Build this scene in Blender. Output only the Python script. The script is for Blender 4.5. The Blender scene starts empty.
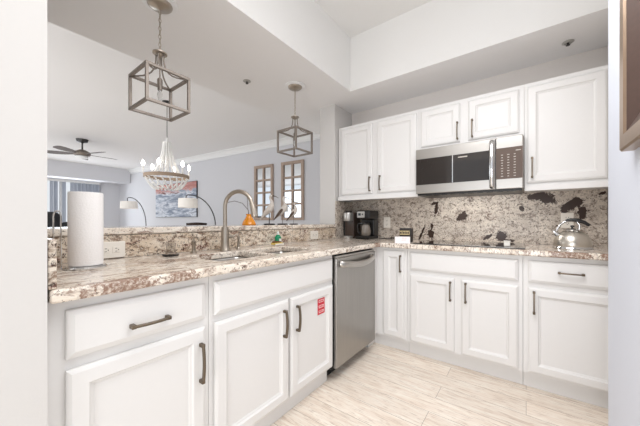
import bpy, bmesh, math, random
from mathutils import Vector, Matrix
random.seed(7)
PI = math.pi
S = bpy.context.scene
C = S.collection

# ------------------------------------------------------------------ camera, world, lights, exposure
cam_d = bpy.data.cameras.new('camera'); cam = bpy.data.objects.new('camera', cam_d); C.objects.link(cam)
cam_d.sensor_width = 36.0; cam_d.lens = 275.8 / 640 * 36.0; cam_d.shift_y = 8.1 / 640
cam_d.clip_start = 0.02
cam.location = (0, 0, 1.099); cam.rotation_euler = (PI / 2, 0, 0.6419)
S.camera = cam

w = bpy.data.worlds.new('world'); S.world = w; w.use_nodes = True
bg = w.node_tree.nodes['Background']; bg.inputs[0].default_value = (0.90, 0.95, 1.0, 1); bg.inputs[1].default_value = 1.15

def area(name, loc, rot, sx, sy, power, col=(1, 1, 1)):
    l = bpy.data.lights.new(name, 'AREA'); l.shape = 'RECTANGLE'; l.size = sx; l.size_y = sy
    l.energy = power; l.color = col
    o = bpy.data.objects.new(name, l); C.objects.link(o); o.location = loc; o.rotation_euler = rot
    return o
area('kitchen_fill', (-0.20, 1.15, 2.34), (0, 0, 0), 0.9, 1.1, 19, (0.98, 0.985, 1.0))  # added fill with no fixture, brightens floor and cabinets
area('splash_fill', (-0.39, 2.60, 1.312), (math.radians(14), 0, 0), 0.62, 0.18, 2.2, (1.0, 0.97, 0.93))  # added fill under the microwave to brighten the backsplash
area('tray_fill', (-0.35, 0.4, 2.84), (0, 0, 0), 1.2, 1.2, 12, (0.98, 0.985, 1.0))  # added unseen fill that brightens the tray recess
area('entry_fill', (-0.15, -2.4, 0.80), (math.radians(112), 0, math.radians(4)), 1.8, 1.2, 46, (0.98, 0.985, 1.0))  # added fill low behind the camera, lifts ceiling and cabinet fronts
area('patio_daylight', (-10.6, 2.0, 1.3), (0, -PI / 2, 0), 1.9, 1.6, 32, (0.88, 0.94, 1.0))
area('dining_fill', (-5.5, -1.8, 1.5), (PI / 2, 0, 0), 6.0, 2.0, 60, (0.92, 0.96, 1.0))  # added out-of-view fill for the dining area, no window modelled there

S.view_settings.view_transform = 'Standard'
S.view_settings.look = 'None'
S.view_settings.gamma = 1.0
S.view_settings.use_curve_mapping = False
S.view_settings.exposure = -0.04

# ------------------------------------------------------------------ materials
def lin(c):
    return tuple(((v / 255) / 12.92 if v / 255 <= 0.04045 else ((v / 255 + 0.055) / 1.055) ** 2.4) for v in c) + (1,)
def mat(name, rgb, rough=0.5, metal=0.0, bump=0.0, bscale=60, spec=0.5, emit=None, estr=0, var=0.0, stretch=(1, 1, 1), coat=0):
    m = bpy.data.materials.new(name); m.use_nodes = True
    nt = m.node_tree; b = nt.nodes['Principled BSDF']
    col = lin(rgb)
    b.inputs['Base Color'].default_value = col
    b.inputs['Roughness'].default_value = rough; b.inputs['Metallic'].default_value = metal
    b.inputs['Specular IOR Level'].default_value = spec
    b.inputs['Coat Weight'].default_value = coat
    if emit:
        b.inputs['Emission Color'].default_value = lin(emit); b.inputs['Emission Strength'].default_value = estr
    tc = nt.nodes.new('ShaderNodeTexCoord'); mp = nt.nodes.new('ShaderNodeMapping')
    mp.inputs['Scale'].default_value = stretch
    nt.links.new(tc.outputs['Object'], mp.inputs['Vector'])
    n = nt.nodes.new('ShaderNodeTexNoise'); n.inputs['Scale'].default_value = bscale; n.inputs['Detail'].default_value = 3
    nt.links.new(mp.outputs[0], n.inputs['Vector'])
    mx = nt.nodes.new('ShaderNodeMix'); mx.data_type = 'RGBA'
    k = max(var, 0.01)
    mx.inputs['A'].default_value = tuple(v * (1 - k) for v in col[:3]) + (1,)
    mx.inputs['B'].default_value = tuple(min(1, v * (1 + k)) for v in col[:3]) + (1,)
    nt.links.new(n.outputs['Fac'], mx.inputs['Factor']); nt.links.new(mx.outputs['Result'], b.inputs['Base Color'])
    if bump:
        bp = nt.nodes.new('ShaderNodeBump'); bp.inputs['Strength'].default_value = bump; bp.inputs['Distance'].default_value = 0.002
        nt.links.new(n.outputs['Fac'], bp.inputs['Height']); nt.links.new(bp.outputs[0], b.inputs['Normal'])
    return m

def ramp(nt, src, stops, interp='LINEAR'):
    r = nt.nodes.new('ShaderNodeValToRGB'); r.color_ramp.interpolation = interp
    e = r.color_ramp.elements
    while len(e) < len(stops): e.new(0.5)
    for i, (p, c) in enumerate(stops):
        e[i].position = p; e[i].color = c if len(c) == 4 else tuple(c) + (1,)
    nt.links.new(src, r.inputs[0]); return r.outputs[0]
def noise(nt, vec, scale, detail=4, rough=0.55, dist=0.0):
    n = nt.nodes.new('ShaderNodeTexNoise'); n.inputs['Scale'].default_value = scale; n.inputs['Detail'].default_value = detail
    n.inputs['Roughness'].default_value = rough; n.inputs['Distortion'].default_value = dist
    nt.links.new(vec, n.inputs['Vector']); return n.outputs['Fac']
def mixc(nt, fac, a, b):
    m = nt.nodes.new('ShaderNodeMix'); m.data_type = 'RGBA'
    for sock, v in (('Factor', fac), ('A', a), ('B', b)):
        if hasattr(v, 'links'): nt.links.new(v, m.inputs[sock])
        else: m.inputs[sock].default_value = v
    return m.outputs['Result']
def mathn(nt, op, a, b=None):
    m = nt.nodes.new('ShaderNodeMath'); m.operation = op
    for i, v in enumerate((a, b)):
        if v is None: continue
        if hasattr(v, 'links'): nt.links.new(v, m.inputs[i])
        else: m.inputs[i].default_value = v
    return m.outputs[0]

def granite(name, cream, tan, taupe, dark, wine, flow=(1, 1, 1), rot=(0, 0, 0), amount=0.5, blots=(), rough=0.12, wineamt=0.60, speck=0.60, spec=0.4, patches=()):
    m = bpy.data.materials.new(name); m.use_nodes = True; nt = m.node_tree; b = nt.nodes['Principled BSDF']
    b.inputs['Roughness'].default_value = rough; b.inputs['Specular IOR Level'].default_value = spec
    tc = nt.nodes.new('ShaderNodeTexCoord'); mp = nt.nodes.new('ShaderNodeMapping')
    mp.inputs['Scale'].default_value = flow; mp.inputs['Rotation'].default_value = rot
    nt.links.new(tc.outputs['Object'], mp.inputs['Vector'])
    v = mp.outputs[0]; raw = tc.outputs['Object']
    big = noise(nt, v, 5.0, 5, 0.6, 1.2)
    mid = noise(nt, v, 22, 6, 0.7, 0.8)
    fine = noise(nt, raw, 85, 3, 0.7)
    K, W = (0, 0, 0, 1), (1, 1, 1, 1)
    c = mixc(nt, ramp(nt, big, [(amount - 0.12, K), (amount + 0.12, W)]), lin(cream), lin(tan))
    c = mixc(nt, ramp(nt, mid, [(0.50, K), (0.60, W)]), c, lin(taupe))
    wn = noise(nt, v, 7.5, 5, 0.65, 0.6)
    wm = mathn(nt, 'MULTIPLY', ramp(nt, wn, [(wineamt, K), (wineamt + 0.05, W)]), ramp(nt, fine, [(0.40, K), (0.52, W)]))
    c = mixc(nt, wm, c, lin(wine))
    c = mixc(nt, ramp(nt, fine, [(speck, K), (speck + 0.05, (0.9, 0.9, 0.9, 1))]), c, lin(dark))
    f2 = noise(nt, raw, 150, 2, 0.5)
    c = mixc(nt, ramp(nt, f2, [(0.60, K), (0.66, (0.6, 0.6, 0.6, 1))]), c, lin((238, 230, 218)))
    d2 = noise(nt, v, 38, 4, 0.7, 0.5)
    c = mixc(nt, ramp(nt, d2, [(0.62, K), (0.66, (0.85, 0.85, 0.85, 1))]), c, lin(dark))
    if patches:   # iron-brown patches in the stone, x/y/radii
        sp_ = nt.nodes.new('ShaderNodeSeparateXYZ'); nt.links.new(raw, sp_.inputs[0]); tot = None
        for (bx, by, rx, ry) in patches:
            dx = mathn(nt, 'DIVIDE', mathn(nt, 'SUBTRACT', sp_.outputs['X'], bx), rx)
            dy = mathn(nt, 'DIVIDE', mathn(nt, 'SUBTRACT', sp_.outputs['Y'], by), ry)
            d = mathn(nt, 'SQRT', mathn(nt, 'ADD', mathn(nt, 'MULTIPLY', dx, dx), mathn(nt, 'MULTIPLY', dy, dy)))
            tot = d if tot is None else mathn(nt, 'MINIMUM', tot, d)
        tot = mathn(nt, 'ADD', tot, mathn(nt, 'MULTIPLY', mathn(nt, 'SUBTRACT', noise(nt, raw, 24, 5, 0.7), 0.5), 4.2))
        f = mathn(nt, 'MULTIPLY', ramp(nt, tot, [(0.85, W), (1.0, K)]), ramp(nt, fine, [(0.36, (0.25, 0.25, 0.25, 1)), (0.56, W)]))
        c = mixc(nt, f, c, lin(wine))
    if blots:
        sep = nt.nodes.new('ShaderNodeSeparateXYZ'); nt.links.new(raw, sep.inputs[0])
        wob = noise(nt, raw, 26, 5, 0.7)
        tot = None
        for (bx, bz, rx, rz, an) in blots:
            ax = mathn(nt, 'SUBTRACT', sep.outputs['X'], bx); az = mathn(nt, 'SUBTRACT', sep.outputs['Z'], bz)
            ca, sa = math.cos(math.radians(an)), math.sin(math.radians(an))
            dx = mathn(nt, 'DIVIDE', mathn(nt, 'ADD', mathn(nt, 'MULTIPLY', ax, ca), mathn(nt, 'MULTIPLY', az, sa)), rx)
            dz = mathn(nt, 'DIVIDE', mathn(nt, 'SUBTRACT', mathn(nt, 'MULTIPLY', az, ca), mathn(nt, 'MULTIPLY', ax, sa)), rz)
            d = mathn(nt, 'SQRT', mathn(nt, 'ADD', mathn(nt, 'MULTIPLY', dx, dx), mathn(nt, 'MULTIPLY', dz, dz)))
            tot = d if tot is None else mathn(nt, 'MINIMUM', tot, d)
        tot = mathn(nt, 'ADD', tot, mathn(nt, 'MULTIPLY', mathn(nt, 'SUBTRACT', wob, 0.5), 2.6))
        fac = ramp(nt, tot, [(0.93, W), (1.0, K)])
        c = mixc(nt, fac, c, lin((64, 50, 44)))
    nt.links.new(c, b.inputs['Base Color'])
    return m

M = {}
M['white'] = mat('white_cabinet_paint', (229, 227, 225), 0.38, var=0.01)
M['wall'] = mat('warm_white_wall_paint', (212, 209, 206), 0.8, bump=0.15, bscale=90)
M['bluelitwall'] = mat('blue_lit_wall_paint', (224, 228, 238), 0.8, bump=0.15, bscale=90)  # same light wall paint, bluish window light put into its colour
M['greywall'] = mat('cool_grey_wall_paint', (216, 216, 220), 0.8, bump=0.15, bscale=90)
M['taupewall'] = mat('greige_wall_paint', (222, 216, 211), 0.8, bump=0.15, bscale=90)
M['ceil'] = mat('ceiling_paint', (242, 241, 241), 0.9, bump=0.15, bscale=90)
M['ceilw'] = mat('white_tray_paint', (240, 239, 237), 0.9, bump=0.1, bscale=90)
M['trim'] = mat('white_trim_paint', (240, 240, 240), 0.5)
M['bronze'] = mat('aged_bronze', (112, 100, 86), 0.38, 0.85, var=0.1, bscale=200)
M['nickel'] = mat('brushed_nickel', (176, 166, 154), 0.32, 0.9, var=0.08, bscale=120)
M['weathered'] = mat('weathered_grey_metal', (140, 131, 123), 0.45, 0.6, var=0.2, bscale=60, bump=0.2)
M['steel'] = mat('stainless_steel', (184, 180, 175), 0.30, 0.95, var=0.03, bscale=40, stretch=(1, 1, 30), bump=0.05)
M['steelv'] = mat('brushed_stainless_door', (166, 163, 159), 0.30, 0.92, var=0.09, bscale=14, stretch=(1, 8, 0.3), bump=0.05)
M['kettle'] = mat('polished_kettle_steel', (206, 200, 190), 0.3, 0.95, var=0.03, bscale=30)
M['chrome'] = mat('polished_chrome', (215, 215, 215), 0.10, 1.0)
M['black'] = mat('black_plastic', (22, 21, 21), 0.35)
M['blackglass'] = mat('black_glass', (14, 13, 13), 0.05, spec=0.6, coat=0.5)
M['darkmw'] = mat('dark_smoked_glass', (40, 34, 31), 0.06, spec=0.6)
M['panel'] = mat('brown_keypad_glass', (98, 82, 73), 0.2)
M['key'] = mat('keypad_print', (200, 192, 182), 0.6)
M['plate'] = mat('ivory_outlet_plate', (238, 232, 222), 0.35)
M['slot'] = mat('dark_slot', (60, 55, 50), 0.6)
M['paper'] = mat('paper_towel', (244, 241, 239), 0.95, bump=0.6, bscale=160)
M['orange'] = mat('amber_glass', (226, 142, 24), 0.15, spec=0.6)
M['green'] = mat('green_dish_soap', (20, 140, 96), 0.15)
M['clear'] = mat('milky_white_cap', (225, 230, 225), 0.3)
M['yellow'] = mat('yellow_sponge', (226, 200, 110), 0.95, bump=0.8, bscale=200)
M['brownpad'] = mat('brown_scrub_pad', (110, 72, 40), 0.95, bump=0.8, bscale=200)
M['red'] = mat('red_sticker_ink', (206, 40, 58), 0.6)
M['pink'] = mat('pale_pink_print', (240, 190, 190), 0.6)
M['sticker'] = mat('white_sticker', (245, 240, 240), 0.6)
M['bead'] = mat('white_wood_beads', (252, 251, 249), 0.6)
M['rope'] = mat('tan_rope_band', (178, 156, 136), 0.8, bump=0.5, bscale=120, var=0.15)
M['bulb'] = mat('lit_bulb', (255, 250, 240), 0.4, emit=(255, 248, 235), estr=14)
M['shade'] = mat('white_linen_lamp_shade', (240, 236, 230), 0.9, emit=(255, 244, 232), estr=0.15)
M['darkmetal'] = mat('dark_metal', (66, 64, 64), 0.4, 0.7)
M['fanblade'] = mat('dark_brown_fan_blade', (108, 101, 99), 0.6, var=0.15, bscale=30)
M['leather'] = mat('black_leather', (26, 27, 31), 0.55, bump=0.3, bscale=100)
M['rattan'] = mat('dark_woven_rattan', (58, 46, 40), 0.8, bump=0.8, bscale=220, var=0.3)
M['mirrorwood'] = mat('weathered_brown_wood', (178, 158, 144), 0.75, var=0.25, bscale=24, stretch=(1, 1, 0.25), bump=0.3)
M['mirror'] = mat('mirror_glass', (225, 230, 235), 0.03, 1.0)
M['gold'] = mat('champagne_frame', (158, 136, 116), 0.3, 0.6, var=0.1, bscale=30)
M['darkwood'] = mat('dark_inner_moulding', (78, 58, 50), 0.5, var=0.2)
M['matboard'] = mat('pale_mat_board', (222, 226, 234), 0.8)
M['printg'] = mat('grey_print', (170, 178, 190), 0.8, var=0.3, bscale=6)
M['birdw'] = mat('whitewashed_wood', (206, 198, 190), 0.8, var=0.2, bscale=60)
M['birdb'] = mat('brown_painted_wood', (92, 76, 66), 0.8, var=0.2, bscale=60)
M['espresso'] = mat('espresso_plastic', (70, 58, 52), 0.3)
M['silver'] = mat('silver_plastic', (190, 188, 184), 0.3, 0.7)
M['lcd'] = mat('grey_display', (72, 80, 84), 0.2)
M['goldlabel'] = mat('khaki_label', (190, 172, 126), 0.5)
M['darkbox'] = mat('dark_brown_box', (34, 26, 22), 0.5)
M['blind'] = mat('grey_blue_blind_fabric', (168, 174, 186), 0.9, var=0.3, bscale=2.2, stretch=(1, 4, 0.02))
M['glass'] = bpy.data.materials.new('clear_glass'); M['glass'].use_nodes = True
_b = M['glass'].node_tree.nodes['Principled BSDF']; _b.inputs['Transmission Weight'].default_value = 1; _b.inputs['Roughness'].default_value = 0.0
_b.inputs['IOR'].default_value = 1.1
M['coffee'] = mat('smoky_carafe_glass', (120, 112, 104), 0.08, spec=0.8)
M['dry'] = mat('thin_grey_stem', (120, 116, 116), 0.7)
M['dark_gasket'] = mat('dark_gap', (20, 18, 18), 0.7)

M['granite'] = granite('light_granite', (242, 233, 221), (222, 207, 190), (164, 144, 130), (78, 60, 52), (144, 116, 100),
                       flow=(2.6, 0.7, 1.6), rot=(0, 0, 0.12), amount=0.54, wineamt=0.575, speck=0.60, spec=0.3,
                       patches=[(-1.02, 0.33, 0.035, 0.10), (-1.02, 0.50, 0.025, 0.06), (-1.33, 0.60, 0.06, 0.10), (-1.02, 2.16, 0.04, 0.05), (0.20, 2.21, 0.10, 0.03), (0.38, 2.22, 0.05, 0.03), (-1.30, 1.62, 0.05, 0.06)])
M['granite_bar'] = granite('light_granite_splash', (236, 225, 210), (208, 188, 164), (150, 128, 110), (70, 53, 46), (134, 98, 86),
                       flow=(1.2, 0.8, 1.7), rot=(0.7, 0, 0), amount=0.50, wineamt=0.56, speck=0.565, spec=0.3)
BL = [(-0.474, 1.135, 0.052, 0.030, 35), (-0.455, 1.165, 0.020, 0.030, 0), (-0.698, 1.215, 0.016, 0.075, -8), (-0.715, 1.27, 0.030, 0.014, 20),
      (-0.748, 0.975, 0.028, 0.060, 0), (-0.738, 1.045, 0.014, 0.030, 0), (-0.835, 0.975, 0.012, 0.085, -22), (0.085, 1.300, 0.075, 0.034, 0), (0.125, 1.275, 0.050, 0.045, 0),
      (0.265, 1.215, 0.075, 0.030, 35), (0.305, 1.245, 0.035, 0.040, 0), (0.335, 1.170, 0.026, 0.055, 0), (-0.175, 0.968, 0.045, 0.045, 0), (-0.265, 0.965, 0.045, 0.014, 35),
      (-0.03, 1.20, 0.018, 0.022, 0), (-0.12, 0.935, 0.05, 0.012, 0), (0.44, 1.30, 0.022, 0.014, 30)]
M['granite_back'] = granite('taupe_granite_splash', (212, 201, 188), (188, 176, 164), (136, 123, 113), (70, 57, 51), (124, 102, 92),
                       flow=(1.1, 1, 1.3), rot=(0, 0.6, 0), amount=0.5, blots=BL, wineamt=0.62, speck=0.58, rough=0.25, spec=0.2)

def wood_floor():
    m = bpy.data.materials.new('whitewashed_plank_floor'); m.use_nodes = True; nt = m.node_tree; b = nt.nodes['Principled BSDF']
    tc = nt.nodes.new('ShaderNodeTexCoord'); raw = tc.outputs['Object']
    br = nt.nodes.new('ShaderNodeTexBrick'); nt.links.new(raw, br.inputs['Vector'])
    br.inputs['Scale'].default_value = 1.0; br.inputs['Brick Width'].default_value = 1.22; br.inputs['Row Height'].default_value = 0.15
    br.inputs['Mortar Size'].default_value = 0.0012; br.inputs['Mortar Smooth'].default_value = 0.4
    br.offset = 0.37
    br.inputs['Color1'].default_value = (0, 0, 0, 1); br.inputs['Color2'].default_value = (1, 1, 1, 1); br.inputs['Mortar'].default_value = (0.5, 0.5, 0.5, 1)
    mp = nt.nodes.new('ShaderNodeMapping'); nt.links.new(raw, mp.inputs['Vector']); mp.inputs['Scale'].default_value = (1.6, 15, 1)
    add = nt.nodes.new('ShaderNodeVectorMath'); add.operation = 'MULTIPLY_ADD'
    nt.links.new(br.outputs['Color'], add.inputs[0]); add.inputs[1].default_value = (7, 3, 5); nt.links.new(mp.outputs[0], add.inputs[2])
    g = noise(nt, add.outputs[0], 3.0, 7, 0.72, 0.5)
    g2 = noise(nt, add.outputs[0], 9, 4, 0.6, 0.2)
    c = ramp(nt, g, [(0.30, lin((212, 191, 171))), (0.45, lin((242, 227, 211))), (0.62, lin((254, 245, 232)))])
    c = mixc(nt, ramp(nt, g2, [(0.55, (0, 0, 0, 1)), (0.68, (0.7, 0.7, 0.7, 1))]), c, lin((194, 174, 157)))
    tone = mixc(nt, br.outputs['Color'], (0.93, 0.93, 0.93, 1), (1.03, 1.03, 1.03, 1))
    mm = nt.nodes.new('ShaderNodeMix'); mm.data_type = 'RGBA'; mm.blend_type = 'MULTIPLY'; mm.inputs['Factor'].default_value = 1
    nt.links.new(c, mm.inputs['A']); nt.links.new(tone, mm.inputs['B'])
    c2 = mixc(nt, br.outputs['Fac'], mm.outputs['Result'], lin((150, 132, 118)))
    nt.links.new(c2, b.inputs['Base Color']); b.inputs['Roughness'].default_value = 0.42
    return m
M['floor'] = wood_floor()

def painting():
    m = bpy.data.materials.new('painted_canvas'); m.use_nodes = True; nt = m.node_tree; b = nt.nodes['Principled BSDF']
    tc = nt.nodes.new('ShaderNodeTexCoord'); sep = nt.nodes.new('ShaderNodeSeparateXYZ'); nt.links.new(tc.outputs['Object'], sep.inputs[0])
    mp = nt.nodes.new('ShaderNodeMapping'); nt.links.new(tc.outputs['Object'], mp.inputs['Vector']); mp.inputs['Scale'].default_value = (1, 1, 4)
    n = noise(nt, mp.outputs[0], 2.6, 5, 0.6, 0.6)
    c = ramp(nt, n, [(0.35, lin((132, 142, 160))), (0.47, lin((178, 186, 200))), (0.56, lin((224, 228, 236))), (0.68, lin((130, 138, 156)))])
    z = mathn(nt, 'ADD', sep.outputs['Z'], mathn(nt, 'MULTIPLY', mathn(nt, 'SUBTRACT', n, 0.5), 0.5))
    f = ramp(nt, mathn(nt, 'DIVIDE', mathn(nt, 'SUBTRACT', z, 1.2), 1.0), [(0.68, (0, 0, 0, 1)), (0.74, (1, 1, 1, 1))])
    red = ramp(nt, n, [(0.40, lin((186, 128, 122))), (0.55, lin((206, 160, 154))), (0.65, lin((112, 76, 76)))])
    c = mixc(nt, f, c, red)
    nt.links.new(c, b.inputs['Base Color']); b.inputs['Roughness'].default_value = 0.8
    return m
M['paint'] = painting()

# ------------------------------------------------------------------ mesh helpers
def box(bm, x0, x1, y0, y1, z0, z1):
    v = [bm.verts.new(p) for p in ((x0, y0, z0), (x1, y0, z0), (x1, y1, z0), (x0, y1, z0), (x0, y0, z1), (x1, y0, z1), (x1, y1, z1), (x0, y1, z1))]
    for f in ((0, 3, 2, 1), (4, 5, 6, 7), (0, 1, 5, 4), (1, 2, 6, 5), (2, 3, 7, 6), (3, 0, 4, 7)):
        bm.faces.new([v[i] for i in f])
    return v
def tube(bm, pts, r, n=10, r2=None, closed=False, up=None):
    """sweep an ellipse (or a 4-sided bar) along points; r may be a list"""
    pts = [Vector(p) for p in pts]; N = len(pts); rings = []
    rs = r if isinstance(r, (list, tuple)) else [r] * N
    prev = None
    for i, p in enumerate(pts):
        if closed: t = pts[(i + 1) % N] - pts[i - 1]
        else: t = pts[min(i + 1, N - 1)] - pts[max(i - 1, 0)]
        if t.length < 1e-9: t = Vector((0, 0, 1))
        t.normalize()
        if prev is None:
            a = Vector(up) if up else (Vector((0, 0, 1)) if abs(t.z) < 0.9 else Vector((1, 0, 0)))
            prev = (a - t * a.dot(t)).normalized()
        else:
            q = prev - t * prev.dot(t)
            prev = q.normalized() if q.length > 1e-6 else prev
        b = t.cross(prev)
        k = r2 / rs[0] if r2 else 1.0
        off = PI / 4 if n == 4 else 0
        rings.append([bm.verts.new(p + prev * (math.cos(2 * PI * j / n + off) * rs[i]) + b * (math.sin(2 * PI * j / n + off) * rs[i] * k)) for j in range(n)])
    m = N if closed else N - 1
    for i in range(m):
        A, B = rings[i], rings[(i + 1) % N]
        for j in range(n): bm.faces.new([A[j], A[(j + 1) % n], B[(j + 1) % n], B[j]])
    if not closed:
        bm.faces.new(list(reversed(rings[0]))); bm.faces.new(rings[-1])
def lathe(bm, prof, c=(0, 0, 0), n=28, axis='Z', cap=True):
    rings = []
    def P(r, h, a):
        x, y = r * math.cos(a), r * math.sin(a)
        if axis == 'Z': return (c[0] + x, c[1] + y, c[2] + h)
        if axis == 'Y': return (c[0] + x, c[1] + h, c[2] + y)
        return (c[0] + h, c[1] + x, c[2] + y)
    for r, h in prof:
        rings.append([bm.verts.new(P(max(r, 0.0003), h, 2 * PI * j / n)) for j in range(n)])
    for A, B in zip(rings, rings[1:]):
        for j in range(n): bm.faces.new([A[j], A[(j + 1) % n], B[(j + 1) % n], B[j]])
    if cap:
        bm.faces.new(list(reversed(rings[0]))); bm.faces.new(rings[-1])
def ball(bm, p, r, sz=1.0, u=10, v=7):
    prof = [(r * math.sin(PI * i / v), -r * sz * math.cos(PI * i / v)) for i in range(v + 1)]
    lathe(bm, prof, p, u)
def cells(bm, xs, ys, mask, z0, z1):
    """solid slab made from a grid of cells, holes where mask says no"""
    V = {}
    def vt(i, j, k):
        if (i, j, k) not in V: V[(i, j, k)] = bm.verts.new((xs[i], ys[j], (z0, z1)[k]))
        return V[(i, j, k)]
    nx, ny = len(xs) - 1, len(ys) - 1
    ok = lambda i, j: 0 <= i < nx and 0 <= j < ny and mask(i, j)
    for i in range(nx):
        for j in range(ny):
            if not ok(i, j): continue
            bm.faces.new([vt(i, j, 1), vt(i + 1, j, 1), vt(i + 1, j + 1, 1), vt(i, j + 1, 1)])
            bm.faces.new([vt(i, j, 0), vt(i, j + 1, 0), vt(i + 1, j + 1, 0), vt(i + 1, j, 0)])
            for di, dj, a, b in ((-1, 0, (i, j + 1), (i, j)), (1, 0, (i + 1, j), (i + 1, j + 1)), (0, -1, (i, j), (i + 1, j)), (0, 1, (i + 1, j + 1), (i, j + 1))):
                if not ok(i + di, j + dj):
                    bm.faces.new([vt(*a, 0), vt(*b, 0), vt(*b, 1), vt(*a, 1)])

def tag(o, label=None, cat=None, group=None, kind=None):
    if label: o['label'] = label
    if cat: o['category'] = cat
    if group: o['group'] = group
    if kind: o['kind'] = kind
    return o
def obj(name, bm, m, parent=None, bevel=0, smooth=False, segs=2, label=None, recalc=True, ang=40):
    if recalc: bmesh.ops.recalc_face_normals(bm, faces=bm.faces)
    me = bpy.data.meshes.new(name); bm.to_mesh(me); bm.free()
    me.materials.append(M[m] if isinstance(m, str) else m)
    o = bpy.data.objects.new(name, me); C.objects.link(o)
    if smooth:
        for p in me.polygons: p.use_smooth = True
        me.set_sharp_from_angle(angle=math.radians(ang))
    if bevel:
        b = o.modifiers.new('bevel', 'BEVEL'); b.width = bevel; b.segments = segs; b.limit_method = 'ANGLE'; b.angle_limit = math.radians(50)
    if parent:
        o.parent = parent
        off = Vector((0, 0, 0)); q = parent
        while q: off += Vector(q.get('_o', (0, 0, 0))); q = q.parent
        if not parent.parent: o.matrix_parent_inverse = Matrix.Translation(-off)
    if label: o['label'] = label
    return o
def thing(name, label, cat, loc=(0, 0, 0), group=None, local=False):
    """an Empty at the thing's base; parts are modelled in world space unless local"""
    o = bpy.data.objects.new(name, None); C.objects.link(o); o.empty_display_size = 0.05
    o.location = loc; tag(o, label, cat, group)
    if not local: OFF[o.name] = tuple(loc)
    return o
OFF = {}
_obj = obj
def obj(name, bm, m, parent=None, **k):
    o = _obj(name, bm, m, None, **k)
    if parent:
        o.parent = parent
        off = OFF.get(parent.name, (0, 0, 0)) if not parent.parent else (0, 0, 0)
        if not parent.parent and parent.type == 'EMPTY': o.matrix_parent_inverse = Matrix.Translation(-Vector(off))
    return o
def dup(root, loc, rotz=0, label=None):
    r = root.copy(); C.objects.link(r); r.location = loc; r.rotation_euler = (0, 0, rotz)
    if label: r['label'] = label
    for ch in list(root.children):
        c = ch.copy(); C.objects.link(c); c.parent = r
        for g in ch.children:
            d = g.copy(); C.objects.link(d); d.parent = c
    return r
def nb(): return bmesh.new()
def struct(name, bm, m, **k):
    o = obj(name, bm, m, **k); o['kind'] = 'structure'; return o
def sbox(name, m, *a, **k):
    b = nb(); box(b, *a); return struct(name, b, m, **k)
def pbox(name, m, parent, *a, **k):
    b = nb(); box(b, *a); return obj(name, b, m, parent, **k)

# ------------------------------------------------------------------ the setting
HS, HT, HF = 2.36, 2.88, 2.74
XB = -1.646     # bar wall kitchen face
YB = 2.83       # back wall
sbox('floor', 'floor', -11.6, 3.0, -3.0, 4.6, -0.05, 0.0)
b = nb()
cells(b, [-2.42, -1.374, 1.6, 2.2], [-1.6, -0.7, 2.329, 4.4], lambda i, j: not (i == 1 and j == 1), HS, HT)
struct('ceiling', b, 'ceil')
b = nb()   # white-painted sides of the tray recess
t = 0.004
box(b, -1.3739, -1.37, -0.7, 2.329, HS, HT); box(b, -1.37, 1.6, 2.325, 2.3289, HS, HT)
struct('trim_1', b, 'ceilw')
sbox('ceiling_tray', 'ceilw', -2.42, 2.2, -1.6, 4.4, HT, HT + 0.05)
sbox('ceiling_dining', 'ceil', -11.6, -2.42, -2.2, 4.6, HF, HF + 0.05)
sbox('wall_back', 'taupewall', XB, 1.2, YB, YB + 0.12, 0, HS)
sbox('wall_pier', 'wall', -1.846, XB - 0.002, 2.47, YB + 0.12, 0, HS)
sbox('wall_bar', 'wall', -1.846, XB - 0.002, 0.155, 2.47, 0, 1.029)
sbox('wall_left', 'wall', -2.9, -1.008, -0.12, 0.1515, 0, HS)
sbox('wall_right', 'bluelitwall', 0.30, 0.47, 0.60, 1.795, 0, HS)
sbox('wall_alcove', 'taupewall', 0.47, 0.60, 1.0, YB, 0, HS)
# far wall (slightly turned) and patio wall
A_ = Vector((-11.6, 3.327)); B_ = Vector((-1.70, 4.199)); D_ = (B_ - A_).normalized(); N_ = Vector((D_.y, -D_.x))   # N_ faces the room
def onwall(k, out=0.0):
    p = A_ + D_ * k + N_ * out; return p
def wallbox(bm, k0, k1, o0, o1, z0, z1):
    P = [onwall(k0, o0), onwall(k1, o0), onwall(k1, o1), onwall(k0, o1)]
    v = [bm.verts.new((p.x, p.y, z)) for z in (z0, z1) for p in P]
    for f in ((0, 3, 2, 1), (4, 5, 6, 7), (0, 1, 5, 4), (1, 2, 6, 5), (2, 3, 7, 6), (3, 0, 4, 7)): bm.faces.new([v[i] for i in f])
L_ = (B_ - A_).length
b = nb(); wallbox(b, 0, L_, -0.12, 0, 0, HF); struct('wall_far', b, 'greywall')
b = nb()
prof = [(0.0, HF), (0.10, HF), (0.10, HF - 0.02), (0.055, HF - 0.05), (0.02, HF - 0.095), (0.02, HF - 0.125), (0.0, HF - 0.125)]
r0 = [b.verts.new((*onwall(1.42, o + 0.001), z - 0.001)) for o, z in prof]; r1 = [b.verts.new((*onwall(L_, o + 0.001), z - 0.001)) for o, z in prof]
for i in range(len(prof)): b.faces.new([r0[i], r0[(i + 1) % len(prof)], r1[(i + 1) % len(prof)], r1[i]])
b.faces.new(r0); b.faces.new(list(reversed(r1)))
struct('trim_2', b, 'trim')
b = nb(); box(b, -11.02, -10.9, -2.2, 1.0, 0, HF); box(b, -11.02, -10.9, 2.86, 3.6, 0, HF); box(b, -11.02, -10.9, 1.0, 2.86, 2.34, HF); struct('wall_patio', b, 'greywall')
sbox('trim_3', 'greywall', -10.9, -10.15, -2.2, 3.44, 2.31, HF - 0.001)
wf = thing('window_1', None, None, (-10.95, 1.93, 0)); wf['kind'] = 'structure'
b = nb()
for y in (1.0, 1.9, 2.80): box(b, -10.99, -10.93, y, y + 0.06, 0, 2.34)
box(b, -10.99, -10.93, 1.06, 2.80, 2.28, 2.34); box(b, -10.99, -10.93, 1.06, 2.80, 0.0, 0.06)
obj('window_frame', b, 'trim', wf, bevel=0.004)
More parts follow.
